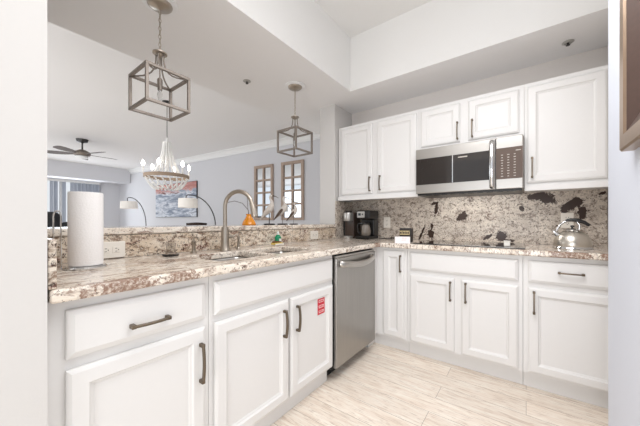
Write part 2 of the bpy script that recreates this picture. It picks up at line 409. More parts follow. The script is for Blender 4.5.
pbox('pane', 'glass', wf, -10.965, -10.955, 1.05, 2.81, 0.05, 2.29)

b = nb()
for i in range(13):
    y = 1.72 + i * 0.088
    a = 0.9
    if i in (2, 4): continue
    dx, dy = 0.045 * math.cos(a), 0.045 * math.sin(a)
    pts = [(-10.84 - dx, y - dy), (-10.84 + dx, y + dy)]
    v = [b.verts.new((px, py, z)) for z in (0.03, 2.26) for px, py in ((pts[0][0], pts[0][1]), (pts[1][0], pts[1][1]), (pts[1][0] + 0.002, pts[1][1] - 0.002), (pts[0][0] + 0.002, pts[0][1] - 0.002))]
    for f in ((0, 3, 2, 1), (4, 5, 6, 7), (0, 1, 5, 4), (1, 2, 6, 5), (2, 3, 7, 6), (3, 0, 4, 7)): b.faces.new([v[q] for q in f])
bl = thing('vertical_blind', 'grey blue vertical blind half drawn across the bright patio door', 'blind', (-10.84, 2.2, 0.0))
obj('slats', b, 'blind', bl)
pbox('head_rail', 'trim', bl, -10.88, -10.80, 1.05, 2.84, 2.25, 2.31, bevel=0.004)

# ------------------------------------------------------------------ base cabinets
def PT(pl, a, z, d, front):
    return (front + d, a, z) if pl == 'X' else (a, front - d, z)
def nested(bm, pl, a0, a1, z0, z1, front, loops):
    rings = []
    for ins, d in loops:
        rings.append([bm.verts.new(PT(pl, a, z, d, front)) for a, z in ((a0 + ins, z0 + ins), (a1 - ins, z0 + ins), (a1 - ins, z1 - ins), (a0 + ins, z1 - ins))])
    bm.faces.new(list(reversed(rings[0])))
    for A, B in zip(rings, rings[1:]):
        for j in range(4): bm.faces.new([A[j], A[(j + 1) % 4], B[(j + 1) % 4], B[j]])
    bm.faces.new(rings[-1])
DOOR = [(0, 0.001), (0, 0.012), (0.004, 0.015), (0.012, 0.019), (0.050, 0.020), (0.056, 0.013), (0.062, 0.011), (0.066, 0.008)]
SLAB = [(0, 0.001), (0, 0.010), (0.003, 0.013), (0.016, 0.019), (0.018, 0.020)]
def pull(pl, front, a, z, L, vertical, parent):
    """arched bar pull with square feet"""
    b = nb(); n = 12
    off = 0.020
    pts = []
    for i in range(n + 1):
        t = i / n - 0.5
        d = off + 0.020 + 0.008 * (1 - (2 * t) ** 2)
        q = t * (L - 0.008)
        pts.append(PT(pl, a if vertical else a + q, z + q if vertical else z, d, front))
    tube(b, pts, 0.0100, 4, r2=0.0055, up=PT(pl, 0, 0, 1, 0))
    for s in (-1, 1):
        q = s * (L / 2 - 0.009)
        h = 0.0065
        ca, cz = (a, z + q) if vertical else (a + q, z)
        P0 = PT(pl, ca - h, cz - h, off, front); P1 = PT(pl, ca + h, cz + h, off + 0.026, front)
        box(b, min(P0[0], P1[0]), max(P0[0], P1[0]), min(P0[1], P1[1]), max(P0[1], P1[1]), min(P0[2], P1[2]), max(P0[2], P1[2]))
    return obj('handle', b, 'bronze', parent, bevel=0.0015, smooth=True, ang=30, label='arched bronze bar pull')
def door(pl, front, a0, a1, z0, z1, parent, hnd=None, L=0.15, name='door'):
    b = nb(); nested(b, pl, a0, a1, z0, z1, front, DOOR)
    o = obj(name, b, 'white', parent)
    if hnd: pull(pl, front, hnd[0], hnd[1], L, True, o)
    return o
def drawer(pl, front, a0, a1, z0, z1, parent, hnd=None, L=0.145, name='drawer'):
    b = nb(); nested(b, pl, a0, a1, z0, z1, front, SLAB)
    o = obj(name, b, 'white', parent)
    if hnd: pull(pl, front, hnd[0], hnd[1], L, False, o)
    return o
XP, YF = -1.056, 2.249   # face-frame planes; door faces stand 20 mm proud
ZD0, ZD1, ZO0, ZO1 = 0.704, 0.845, 0.125, 0.672
TOE = 0.11
# peninsula
c1 = thing('base_cabinet', 'white base cabinet with one drawer over one door beside the left wall', 'cabinet', (-1.35, 0.4, 0), 'white base cabinets')
pbox('body', 'white', c1, -1.628, XP, 0.156, 0.638, TOE, 0.874)
pbox('toe_kick', 'white', c1, -1.60, -1.10, 0.156, 0.638, 0.0005, TOE - 0.001)
drawer('X', XP, 0.195, 0.617, ZD0, ZD1, c1, (0.409, 0.756), 0.128)
door('X', XP, 0.195, 0.617, ZO0, ZO1, c1, (0.593, 0.538), 0.16)
c2 = thing('sink_cabinet', 'white sink cabinet with wide false front and two doors beside the dishwasher', 'cabinet', (-1.35, 1.09, 0), 'white base cabinets')
b = nb()   # open-topped carcass around the bowls
box(b, -1.628, XP, 0.640, 0.656, TOE, 0.874); box(b, -1.628, XP, 1.533, 1.549, TOE, 0.874)
box(b, XP - 0.016, XP - 0.0005, 0.656, 1.533, TOE, 0.874); box(b, -1.628, -1.616, 0.656, 1.533, TOE, 0.874); box(b, -1.616, XP - 0.016, 0.656, 1.533, TOE, TOE + 0.016)
obj('body', b, 'white', c2)
pbox('toe_kick', 'white', c2, -1.60, -1.10, 0.640, 1.549, 0.0005, TOE - 0.001)
drawer('X', XP, 0.661, 1.537, ZD0, ZD1, c2, name='false_front')
door('X', XP, 0.661, 1.108, ZO0, ZO1, c2, (1.062, 0.553), 0.15)
d2 = door('X', XP, 1.124, 1.537, ZO0, ZO1, c2, (1.166, 0.553), 0.15)
# red notice stuck on the right sink door
st = thing('sticker', 'small red and white notice stuck on the right sink cabinet door', 'sticker', (XP + 0.009, 1.43, 0.50))
b = nb(); fx = XP + 0.0085
box(b, fx, fx + 0.0012, 1.376, 1.450, 0.508, 0.610); obj('backing', b, 'red', st)
b = nb(); fx += 0.0012
box(b, fx, fx + 0.0006, 1.386, 1.440, 0.583, 0.600)
box(b, fx, fx + 0.0006, 1.386, 1.440, 0.548, 0.566); box(b, fx, fx + 0.0006, 1.386, 1.440, 0.518, 0.534)
obj('white_fields', b, 'pink', st)
b = nb(); fx += 0.0006
for (y0, y1, z0, z1) in ((1.392, 1.410, 0.588, 0.595), (1.414, 1.434, 0.588, 0.595), (1.392, 1.434, 0.554, 0.557), (1.392, 1.425, 0.559, 0.562), (1.392, 1.434, 0.523, 0.526), (1.392, 1.420, 0.528, 0.531)):
    pbox('lettering', 'red', st, fx, fx + 0.0004, y0, y1, z0, z1)

# back run
c3 = thing('corner_cabinet', 'white corner base cabinet with a tall narrow door beside the dishwasher', 'cabinet', (-1.2, 2.5, 0), 'white base cabinets')
b = nb(); box(b, -1.628, -0.783, YF, YB - 0.004, TOE, 0.874); box(b, -1.628, XP, 2.172, YF, TOE, 0.874); obj('body', b, 'white', c3)
b = nb(); box(b, -1.60, -0.783, 2.30, YB - 0.004, 0.0005, TOE - 0.001); box(b, -1.60, -1.10, 2.172, 2.30, 0.0005, TOE - 0.001); obj('toe_kick', b, 'white', c3)
door('Y', YF, -0.992, -0.809, ZO0, 0.850, c3, (-0.832, 0.747), 0.145)
c4 = thing('range_cabinet', 'white double-door base cabinet with wide false front under the cooktop', 'cabinet', (-0.4, 2.5, 0), 'white base cabinets')
pbox('body', 'white', c4, -0.781, -0.018, YF, YB - 0.004, TOE, 0.874)
pbox('toe_kick', 'white', c4, -0.781, -0.018, 2.30, YB - 0.004, 0.0005, TOE - 0.001)
drawer('Y', YF, -0.759, -0.0415, ZD0, ZD1, c4, name='false_front')
door('Y', YF, -0.759, -0.428, ZO0, ZO1, c4, (-0.452, 0.577), 0.15)
door('Y', YF, -0.381, -0.0415, ZO0, ZO1, c4, (-0.350, 0.58), 0.15)
c5 = thing('base_cabinet', 'white base cabinet with drawer and door under the steel kettle', 'cabinet', (0.22, 2.5, 0), 'white base cabinets')
pbox('body', 'white', c5, -0.016, 0.465, YF, YB - 0.004, TOE, 0.874)
pbox('toe_kick', 'white', c5, -0.016, 0.465, 2.30, YB - 0.004, 0.0005, TOE - 0.001)
drawer('Y', YF, 0.0094, 0.435, ZD0, ZD1, c5, (0.215, 0.783), 0.125)
door('Y', YF, 0.0094, 0.435, ZO0, ZO1, c5, (0.040, 0.58), 0.15)

# dishwasher
dw = thing('dishwasher', 'stainless steel dishwasher with a bowed handle in the peninsula corner', 'dishwasher', (-1.3, 1.85, 0))
pbox('tub', 'dark_gasket', dw, -1.61, -1.060, 1.552, 2.168, 0.088, 0.862)
pbox('door', 'steelv', dw, -1.058, -1.030, 1.564, 2.163, 0.092, 0.845, bevel=0.005)
pbox('base_grille', 'dark_gasket', dw, -1.16, -1.13, 1.554, 2.165, 0.001, 0.085)
b = nb()
pts = [(-1.030, 1.615, 0.800)] + [(-1.030 + 0.045 * math.sin(PI * (0.12 + 0.76 * i / 16)) , 1.62 + 0.48 * i / 16, 0.800 - 0.018 * math.sin(PI * i / 16)) for i in range(17)] + [(-1.030, 2.105, 0.800)]
tube(b, pts, 0.022, 14, r2=0.010, up=(0, 0, 1)); obj('handle', b, 'steel', dw, smooth=True, ang=60, label='bowed stainless handle bar')
pbox('control_strip', 'steel', dw, -1.058, -1.040, 1.566, 2.158, 0.846, 0.858)

# ------------------------------------------------------------------ countertops
SINK = [(0.745, 1.075), (1.115, 1.455)]; SX0, SX1 = -1.44, -1.135
xs = [-1.629, SX0, SX1, -1.010, 0.466]; ys = [0.157, SINK[0][0], SINK[0][1], SINK[1][0], SINK[1][1], 2.20, YB - 0.022]
b = nb()
def cm(i, j):
    if i == 3: return j == 5
    if i == 1 and j in (1, 3): return False
    return True
cells(b, xs, ys, cm, 0.876, 0.914)
tag(obj('countertop', b, 'granite', bevel=0.009, segs=3), 'L-shaped speckled cream granite countertop along the peninsula and back wall', 'countertop')
sk = thing('sink', 'undermount stainless double-bowl sink set into the peninsula countertop', 'sink', (-1.29, 1.1, 0.68))
def bowl(y0, y1, zb):
    b = nb(); g = 0.006
    rings = []
    for ins, z in ((-0.010, 0.8735), (-0.004, 0.8735), (0.0, 0.865), (0.006, zb + 0.03), (0.03, zb + 0.004), (0.05, zb)):
        x0, x1, a, c = SX0 - 0.0 + ins, SX1 - ins, y0 + ins, y1 - ins
        rr = 0.03; ring = []
        for cx, cy, a0 in ((x1 - rr, c - rr, 0), (x0 + rr, c - rr, PI / 2), (x0 + rr, a + rr, PI), (x1 - rr, a + rr, 1.5 * PI)):
            for q in range(5):
                t = a0 + q * PI / 8; ring.append(b.verts.new((cx + rr * math.cos(t), cy + rr * math.sin(t), z)))
        rings.append(ring)
    for A, B in zip(rings, rings[1:]):
        n = len(A)
        for j in range(n): b.faces.new([A[j], B[j], B[(j + 1) % n], A[(j + 1) % n]])
    b.faces.new(rings[-1])
    o = obj('bowl', b, 'steel', sk, smooth=True, recalc=False)
    s = o.modifiers.new('solid', 'SOLIDIFY'); s.thickness = 0.0015; s.offset = -1
    b = nb(); lathe(b, [(0.0, 0.004), (0.022, 0.004), (0.036, 0.003), (0.040, 0.0005)], ((SX0 + SX1) / 2, (y0 + y1) / 2, zb), 20, cap=False)
    obj('drain', b, 'chrome', o, smooth=True)
for s_ in SINK: bowl(s_[0], s_[1], 0.70)

sp = pbox('bar_splash', 'granite_bar', None, -1.6465, -1.630, 0.157, 2.465, 0.9145, 1.029)
tag(sp, 'mottled cream granite splash running up the bar wall behind the sink', 'backsplash')
bt = nb(); box(bt, -2.10, -1.622, 0.157, 2.466, 1.0305, 1.066)
tag(obj('bar_counter', bt, 'granite', bevel=0.009, segs=3), 'long raised cream granite bar ledge above the sink splash', 'countertop')
e = nb(); box(e, -1.60, -1.018, 0.1545, 0.172, 0.9145, 1.050)
tag(obj('side_splash', e, 'granite_bar', bevel=0.003), 'short granite end splash standing against the left wall', 'backsplash')
e = nb(); box(e, XB, 0.466, YB - 0.020, YB - 0.001, 0.9145, 1.368)
tag(obj('back_splash', e, 'granite_back'), 'full-height taupe granite backsplash with dark brown blotches on back wall', 'backsplash')
e = nb(); box(e, XB - 0.001, -1.628, 2.472, YB - 0.021, 0.9145, 1.313)
tag(obj('pier_splash', e, 'granite_back'), 'narrow granite side splash on the white pier left of the coffee makers', 'backsplash')

# ------------------------------------------------------------------ upper cabinets
YU = 2.529
def upper(label, a0, a1, z0, rail, doors):
    t = thing('wall_cabinet', label, 'cabinet', ((a0 + a1) / 2, 2.68, z0), 'white wall cabinets')
    pbox('body', 'white', t, a0, a1, YU, YB - 0.003, z0, 2.105)
    if rail:
        b = nb(); box(b, a0, a1, YU - 0.022, YU - 0.001, 1.318, 1.352); box(b, a0, a1, YU - 0.014, YU - 0.001, 1.352, 1.362); obj('light_rail', b, 'white', t, bevel=0.002)
    for (x0, x1, zz0, zz1, hx, hz, L) in doors: door('Y', YU, x0, x1, zz0, zz1, t, (hx, hz), L)
    return t
upper('tall white double-door wall cabinet over the coffee makers', -1.636, -0.775, 1.330, True,
      [(-1.593, -1.2295, 1.377, 2.075, -1.252, 1.470, 0.15), (-1.1785, -0.794, 1.377, 2.075, -1.142, 1.472, 0.15)])
upper('short white double-door wall cabinet directly above the microwave', -0.773, -0.012, 1.722, False,
      [(-0.754, -0.438, 1.757, 2.075, -0.455, 1.845, 0.15), (-0.377, -0.042, 1.757, 2.075, -0.347, 1.843, 0.15)])
upper('tall single-door white wall cabinet above the kettle', -0.010, 0.466, 1.330, True,
      [(0.0044, 0.417, 1.377, 2.075, 0.034, 1.484, 0.155)])

# ------------------------------------------------------------------ microwave
YM = 2.430
mw = thing('microwave', 'stainless over-the-range microwave with dark glass and chrome handle', 'microwave', (-0.39, 2.6, 1.33))
pbox('body', 'steel', mw, -0.770, -0.014, YM + 0.03, YB - 0.022, 1.336, 1.719, bevel=0.003)
b = nb(); box(b, -0.772, -0.184, YM, YM + 0.029, 1.336, 1.718); obj('door', b, 'steel', mw, bevel=0.004)
pw = pbox('window', 'darkmw', mw, -0.768, -0.222, YM - 0.003, YM - 0.0002, 1.410, 1.632)
pbox('reflection_line', 'chrome', mw, -0.480, -0.474, YM - 0.005, YM - 0.003, 1.411, 1.631)  # bright reflection in the door glass, built as a thin strip
pbox('badge', 'key', mw, -0.437, -0.370, YM - 0.004, YM - 0.003, 1.605, 1.613)
pc = pbox('control_frame', 'steel', mw, -0.181, -0.018, YM, YM + 0.029, 1.336, 1.718, bevel=0.004)
kp = pbox('keypad', 'panel', mw, -0.180, -0.019, YM - 0.003, YM - 0.0002, 1.408, 1.636)
for r in range(9):
    for q in range(3):
        x = -0.142 + q * 0.038; z = 1.428 + r * 0.0195
        wd = (0.014, 0.010, 0.012)[(r + q) % 3]
        pbox('key', 'key', kp, x - wd / 2, x + wd / 2, YM - 0.0038, YM - 0.003, z - 0.0025, z + 0.0025)
pbox('clock_display', 'key', kp, -0.060, -0.030, YM - 0.0038, YM - 0.003, 1.606, 1.612)
b = nb()
pts = [(-0.205, YM - 0.004, 1.700)] + [(-0.205, YM - 0.006 - 0.042 * math.sin(PI * (0.1 + 0.8 * i / 16)), 1.695 - 0.34 * i / 16) for i in range(17)] + [(-0.205, YM - 0.004, 1.350)]
tube(b, pts, 0.016, 14, r2=0.010, up=(1, 0, 0)); obj('handle', b, 'chrome', mw, smooth=True, ang=60, label='bowed chrome door handle')
b = nb(); box(b, -0.762, -0.022, YM + 0.02, YB - 0.03, 1.322, 1.3355)
for i in range(10): box(b, -0.70 + i * 0.065, -0.66 + i * 0.065, YM + 0.05, YM + 0.09, 1.319, 1.322)
obj('underside_vent', b, 'black', mw)

# cooktop
ct = thing('cooktop', 'flat black glass electric cooktop set into the back countertop', 'cooktop', (-0.375, 2.5, 0.914))
pbox('glass_surface', 'blackglass', ct, -0.745, -0.005, 2.262, 2.760, 0.9143, 0.921, bevel=0.003)
b = nb()
for (cx, cy, r) in ((-0.57, 2.39, 0.10), (-0.57, 2.62, 0.075), (-0.20, 2.39, 0.075), (-0.20, 2.62, 0.10)):
    b = nb(); lathe(b, [(r, 0.0), (r, 0.0006), (r - 0.003, 0.0006), (r - 0.003, 0.0), (r, 0.0)], (cx, cy, 0.9211), 36, cap=False)
    obj('burner_ring', b, 'slot', ct)
sh = thing('salt_box', 'tiny white box standing on the right front edge of the cooktop', 'box', (-0.105, 2.36, 0.921))
pbox('body', 'plate', sh, -0.127, -0.090, 2.345, 2.375, 0.9215, 0.953, bevel=0.003)
pbox('lid', 'plate', sh, -0.129, -0.088, 2.343, 2.377, 0.9535, 0.960, bevel=0.002)

# ------------------------------------------------------------------ outlets
def outlet(loc, face, label, wide=False):
    """plate built lying in local x (width) / z (height), front toward local -y"""
    t = thing('wall_outlet', label, 'outlet', loc, 'outlets and switches', local=True)
    W, H = (0.060, 0.040) if wide else (0.037, 0.058)
    b = nb(); box(b, -W, W, -0.006, 0, -H, H); obj('cover_plate', b, 'plate', t, bevel=0.003)
    for s in (-1, 1):
        cx, cz = (s * 0.021, 0) if wide else (0, s * 0.021)
        b = nb(); box(b, cx - 0.016, cx + 0.016, -0.0078, -0.006, cz - 0.015, cz + 0.015); r = obj('socket', b, 'plate', t, bevel=0.002)
        b = nb()
        for q in (-1, 1):
            if wide: box(b, cx - 0.005, cx + 0.004, -0.0084, -0.0078, cz + q * 0.007 - 0.0012, cz + q * 0.007 + 0.0012)
            else: box(b, cx + q * 0.007 - 0.0012, cx + q * 0.007 + 0.0012, -0.0084, -0.0078, cz - 0.003, cz + 0.006)
        lathe(b, [(0.0025, 0), (0.0025, 0.0006)], (cx + (0.009 if wide else 0), -0.0084, cz - (0 if wide else 0.008)), 8, axis='Y')
        obj('slots', b, 'slot', r)
    t.rotation_euler = (0, 0, face)
    return t
outlet((-1.6295, 0.468, 0.958), PI / 2, 'sideways double outlet on the granite splash behind the paper towels', True)
outlet((-1.199, YB - 0.0205, 1.085), 0, 'upright outlet on the back splash between coffee maker and tea boxes')
outlet((0.250, YB - 0.0205, 1.103), 0, 'upright outlet on the back splash behind the kettle')
outlet((-1.6295, 2.085, 0.965), PI / 2, 'square switch plate on the bar splash near the corner', True)

# ------------------------------------------------------------------ faucet and sink-side things
fc = thing('faucet', 'tall brushed nickel gooseneck faucet behind the sink', 'faucet', (-1.50, 0.990, 0.914))
FX, FY = -1.50, 1.02
b = nb(); lathe(b, [(0.032, 0), (0.032, 0.006), (0.027, 0.012), (0.024, 0.05), (0.0225, 0.135), (0.020, 0.15)], (FX, FY, 0.9145), 24); obj('base', b, 'nickel', fc, smooth=True)
dirv = Vector((0.93, 0.37, 0)).normalized(); R = 0.093
pts = [Vector((FX, FY, 1.06 + 0.13 * i / 4)) for i in range(4)]
for i in range(19):
    a = PI - PI * 0.94 * i / 18
    pts.append(Vector((FX, FY, 1.188)) + dirv * (R + R * math.cos(a)) + Vector((0, 0, R * math.sin(a))))
b = nb(); tube(b, pts, 0.0125, 16); obj('neck', b, 'nickel', fc, smooth=True)
p0 = pts[-1]; dd = (pts[-1] - pts[-2]).normalized()
b = nb(); tube(b, [p0 - dd * 0.004, p0 + dd * 0.02, p0 + dd * 0.07, p0 + dd * 0.083], [0.0145, 0.0165, 0.021, 0.019], 18); obj('spray_head', b, 'nickel', fc, smooth=True)
b = nb(); tube(b, [(FX, FY + 0.02, 1.0), (FX, FY + 0.048, 1.002)], 0.012, 14); tube(b, [(FX, FY + 0.05, 1.0), (FX + 0.005, FY + 0.085, 1.012)], [0.007, 0.005], 10); obj('lever', b, 'nickel', fc, smooth=True)

def dispenser(x, y, label):
    t = thing('soap_pump', label, 'soap dispenser', (x, y, 0.9145), local=True)
    b = nb(); lathe(b, [(0.019, 0), (0.019, 0.005), (0.012, 0.012), (0.010, 0.05), (0.013, 0.055), (0.013, 0.07), (0.006, 0.074)], (0, 0, 0), 18); obj('body', b, 'nickel', t, smooth=True)
    b = nb(); tube(b, [(0, 0, 0.07), (0, 0, 0.088), (0.012, 0, 0.093), (0.05, 0, 0.09), (0.056, 0, 0.082)], 0.005, 10); obj('spout', b, 'nickel', t, smooth=True)
    return t
dispenser(-1.53, 0.835, 'short nickel soap pump on the counter left of the faucet')
d_ = dispenser(-1.52, 1.135, 'slim nickel soap pump just right of the faucet'); d_.scale = (0.7, 0.7, 1.2)
dish = thing('candle_jar', 'small clear glass jar on a dark saucer by the bar splash', 'jar', (-1.515, 0.70, 0.9145))
b = nb(); lathe(b, [(0.0, 0.0), (0.036, 0.0), (0.043, 0.008), (0.038, 0.009), (0.0, 0.004)], (-1.515, 0.70, 0.9146), 24, cap=False); obj('saucer', b, 'darkmetal', dish, smooth=True)
b = nb(); lathe(b, [(0.0, 0), (0.024, 0), (0.027, 0.01), (0.022, 0.03), (0.026, 0.055), (0.024, 0.058), (0.019, 0.03), (0.022, 0.008), (0.0, 0.006)], (-1.515, 0.70, 0.9242), 20, cap=False); obj('jar', b, 'glass', dish, smooth=True)

ds = thing('dish_soap_bottle', 'small green dish soap bottle beside the sponge holder', 'bottle', (-1.585, 1.560, 0.9145))
X_, Y_ = -1.585, 1.560
b = nb(); lathe(b, [(0.0, 0), (0.024, 0.0), (0.027, 0.01), (0.022, 0.035), (0.026, 0.055), (0.018, 0.070), (0.010, 0.076)], (X_, Y_, 0.9146), 20); obj('bottle', b, 'green', ds, smooth=True)
b = nb(); lathe(b, [(0.011, 0.077), (0.011, 0.092), (0.006, 0.096), (0.005, 0.106)], (X_, Y_, 0.9146), 16); obj('cap', b, 'clear', ds, smooth=True)
b = nb(); box(b, X_ + 0.0235, X_ + 0.0285, Y_ - 0.012, Y_ + 0.012, 0.935, 0.960); obj('label', b, 'clear', ds, bevel=0.002)
sg = thing('sponge_holder', 'yellow sponge and brown scrub pad in a little tray by the soap bottle', 'sponge', (-1.53, 1.50, 0.9145))
b = nb(); box(b, -1.565, -1.505, 1.455, 1.545, 0.9146, 0.918); box(b, -1.507, -1.503, 1.455, 1.545, 0.918, 0.928); box(b, -1.567, -1.563, 1.455, 1.545, 0.918, 0.928)
obj('tray', b, 'plate', sg, bevel=0.001)
b = nb(); box(b, -1.560, -1.510, 1.460, 1.540, 0.9185, 0.934); obj('sponge', b, 'yellow', sg, bevel=0.004)
b = nb(); box(b, -1.556, -1.516, 1.466, 1.530, 0.9345, 0.944); obj('scrub_pad', b, 'brownpad', sg, bevel=0.003)

# ------------------------------------------------------------------ paper towels
pt = thing('paper_towel_holder', 'white paper towel roll on a wire holder with looped side arm', 'paper towel holder', (-1.40, 0.317, 0.9145))
PX, PY = -1.40, 0.321
b = nb(); lathe(b, [(0.068, 0), (0.070, 0.004), (0.064, 0.010), (0.0, 0.011)], (PX, PY, 0.9146), 32); obj('base', b, 'chrome', pt, smooth=True)
b = nb(); tube(b, [(PX, PY, 0.925), (PX, PY, 1.215)], 0.005, 8); lathe(b, [(0.004, 0), (0.010, 0.006), (0.004, 0.012)], (PX, PY, 1.2), 12); obj('post', b, 'chrome', pt, smooth=True)
b = nb()
lx, ly = -1.385, 0.234
rad = Vector((0.80, 0.6, 0)).normalized() * 0.014
pp = [Vector((lx, ly, 0.918)) + rad * -1, Vector((lx, ly, 1.09)) - rad] + [Vector((lx, ly, 1.115)) + rad * (-math.cos(PI * i / 8)) + Vector((0, 0, 0.022 * math.sin(PI * i / 8))) for i in range(9)] + [Vector((lx, ly, 1.09)) + rad, Vector((lx, ly, 0.918)) + rad]
tube(b, pp, 0.0026, 8); obj('side_arm', b, 'chrome', pt, smooth=True)
b = nb()
prof = [(0.020, 0.0), (0.0535, 0.0), (0.0548, 0.006), (0.0548, 0.280), (0.0535, 0.285), (0.022, 0.285), (0.020, 0.28), (0.020, 0.0)]
lathe(b, prof, (PX, PY, 0.9265), 48, cap=False)
r_ = obj('roll', b, 'paper', pt, smooth=True)

# ------------------------------------------------------------------ coffee makers
cm1 = thing('pod_coffee_maker', 'narrow dark single-serve coffee maker with silver head beside the pier', 'coffee maker', (-1.475, 2.58, 0.9145)); cm1.location = (-1.532, 2.62, 0.9145); cm1.scale = (0.84, 0.9, 1.03)
b = nb(); box(b, -1.545, -1.410, 2.535, 2.70, 0.9146, 1.185); obj('tower', b, 'espresso', cm1, bevel=0.012, segs=3)
b = nb(); lathe(b, [(0.0, 0), (0.058, 0), (0.061, 0.004), (0.061, 0.075), (0.057, 0.085), (0.0, 0.088)], (-1.478, 2.515, 1.095), 28, cap=False); obj('head', b, 'silver', cm1, smooth=True)
b = nb(); lathe(b, [(0.0, 0), (0.050, 0), (0.052, 0.008), (0.040, 0.016), (0.0, 0.018)], (-1.478, 2.515, 1.183), 24, cap=False); obj('lid', b, 'black', cm1, smooth=True)
b = nb(); lathe(b, [(0.0, 0), (0.060, 0), (0.063, 0.006), (0.063, 0.018), (0.057, 0.024), (0.0, 0.024)], (-1.478, 2.505, 0.9148), 28, cap=False); obj('drip_tray', b, 'silver', cm1, smooth=True)
b = nb(); box(b, -1.585, -1.547, 2.56, 2.68, 0.93, 1.13); obj('water_tank', b, 'black', cm1, bevel=0.012)
cm2 = thing('drip_coffee_maker', 'black drip coffee maker with silver panel and glass carafe', 'coffee maker', (-1.235, 2.55, 0.9145)); cm2.location = (-1.340, 2.61, 0.9145); cm2.scale = (0.74, 0.92, 1.03)
b = nb(); box(b, -1.340, -1.130, 2.435, 2.69, 0.9146, 0.945); box(b, -1.335, -1.135, 2.575, 2.69, 0.945, 1.115); obj('body', b, 'black', cm2, bevel=0.012, segs=3)
b = nb(); box(b, -1.338, -1.132, 2.455, 2.69, 1.117, 1.200); obj('brew_head', b, 'black', cm2, bevel=0.012, segs=3)
b = nb(); box(b, -1.318, -1.205, 2.449, 2.4545, 1.128, 1.190); pn = obj('front_panel', b, 'silver', cm2, bevel=0.002)
b = nb(); box(b, -1.300, -1.262, 2.446, 2.4488, 1.148, 1.172); obj('display', b, 'lcd', pn)
b = nb(); lathe(b, [(0.008, 0), (0.008, -0.006)], (-1.232, 2.4488, 1.160), 14, axis='Y'); obj('knob', b, 'black', pn, smooth=True)
b = nb(); lathe(b, [(0.0, 0), (0.052, 0), (0.062, 0.012), (0.066, 0.045), (0.056, 0.090), (0.044, 0.112), (0.046, 0.125)], (-1.222, 2.512, 0.9455), 28, cap=False); cf = obj('carafe', b, 'coffee', cm2, smooth=True)
b = nb(); lathe(b, [(0.0, 0.136), (0.040, 0.135), (0.048, 0.130), (0.049, 0.120), (0.046, 0.112)], (-1.222, 2.512, 0.9458), 24, cap=False); obj('carafe_lid', b, 'black', cf, smooth=True)
b = nb(); tube(b, [(-1.262, 2.485, 1.070), (-1.305, 2.462, 1.068), (-1.318, 2.455, 1.04), (-1.310, 2.460, 0.985), (-1.280, 2.475, 0.965)], 0.009, 10, r2=0.006); obj('carafe_handle', b, 'black', cf, smooth=True)
b = nb(); pts = []
for i in range(20):
    t = i / 19; pts.append((-1.24 + 0.16 * t, 2.69 + 0.02 * math.sin(t * 7), 0.919))
pts += [(-1.075, 2.70, 0.925), (-1.095, 2.72, 0.932), (-1.12, 2.72, 0.925)]
tube(b, pts, 0.004, 8)
tag(obj('power_cord', b, 'black', smooth=True), 'black power cord lying on the counter right of the drip coffee maker', 'cord')

# ------------------------------------------------------------------ tea boxes
t1 = thing('tea_box', 'small white box with faint red print at the counter edge', 'box', (-0.825, 2.250, 0.9145), local=True)
b = nb(); box(b, -0.060, 0.060, -0.035, 0.035, 0.0002, 0.054); obj('carton', b, 'sticker', t1, bevel=0.002)
b = nb()
for (x0, x1, z0, z1) in ((-0.004, 0.012, 0.044, 0.047), (0.018, 0.032, 0.044, 0.047), (-0.008, 0.03, 0.036, 0.038), (-0.008, 0.026, 0.024, 0.026)):
    pbox('print', 'pink', t1, x0, x1, -0.0358, -0.0351, z0, z1)
t1.rotation_euler = (0, 0, 0.35)
t2 = thing('coffee_tin', 'dark box with a khaki lettered band standing behind the white box', 'box', (-0.852, 2.42, 0.9145), local=True)
b = nb(); box(b, -0.052, 0.052, -0.035, 0.035, 0.0002, 0.122); obj('carton', b, 'darkbox', t2, bevel=0.003)
b = nb(); box(b, -0.050, 0.036, -0.0362, -0.0351, 0.064, 0.100); lb = obj('label_band', b, 'goldlabel', t2)
b = nb()
for i in range(6):
    b = nb(); x = -0.048 + i * 0.014; box(b, x, x + 0.008, -0.0370, -0.0362, 0.073, 0.091)
    box(b, x + 0.008, x + 0.011, -0.0370, -0.0362, 0.078 + (i % 2) * 0.010, 0.085 + (i % 2) * 0.010)
    obj('lettering', b, 'darkbox', lb); t2.rotation_euler = (0, 0, 0.12)

# ------------------------------------------------------------------ kettle
kt = thing('kettle', 'stainless steel whistling kettle with black arched grip on the right', 'kettle', (0.250, 2.50, 0.9145))
KX, KY, KZ = 0.248, 2.50, 0.9146
b = nb(); lathe(b, [(0.0, 0), (0.100, 0), (0.104, 0.004), (0.100, 0.012), (0.097, 0.016)], (KX, KY, KZ), 40, cap=False); obj('base_rim', b, 'chrome', kt, smooth=True)
b = nb(); prof = [(0.096, 0.014)] + [(0.097 * math.cos(t) + 0.001, 0.030 + 0.098 * math.sin(t)) for t in [i * PI / 2 * 0.80 / 10 for i in range(11)]]
lathe(b, prof, (KX, KY, KZ), 40, cap=False); obj('body', b, 'kettle', kt, smooth=True)
b = nb(); lathe(b, [(0.036, 0.121), (0.036, 0.126), (0.028, 0.132), (0.0, 0.135)], (KX, KY, KZ), 28, cap=False); ld = obj('lid', b, 'steel', kt, smooth=True)
b = nb(); lathe(b, [(0.005, 0.134), (0.005, 0.142), (0.012, 0.148), (0.008, 0.156), (0.0, 0.157)], (KX, KY, KZ), 16, cap=False); obj('lid_knob', b, 'black', ld, smooth=True)
b = nb(); tube(b, [(KX - 0.064, KY, KZ + 0.076), (KX - 0.078, KY, KZ + 0.094), (KX - 0.090, KY, KZ + 0.108)], [0.022, 0.017, 0.014], 16); obj('spout', b, 'chrome', kt, smooth=True)
b = nb(); tube(b, [(KX - 0.088, KY, KZ + 0.105), (KX - 0.098, KY, KZ + 0.116)], 0.0175, 16); obj('whistle', b, 'chrome', kt, smooth=True)
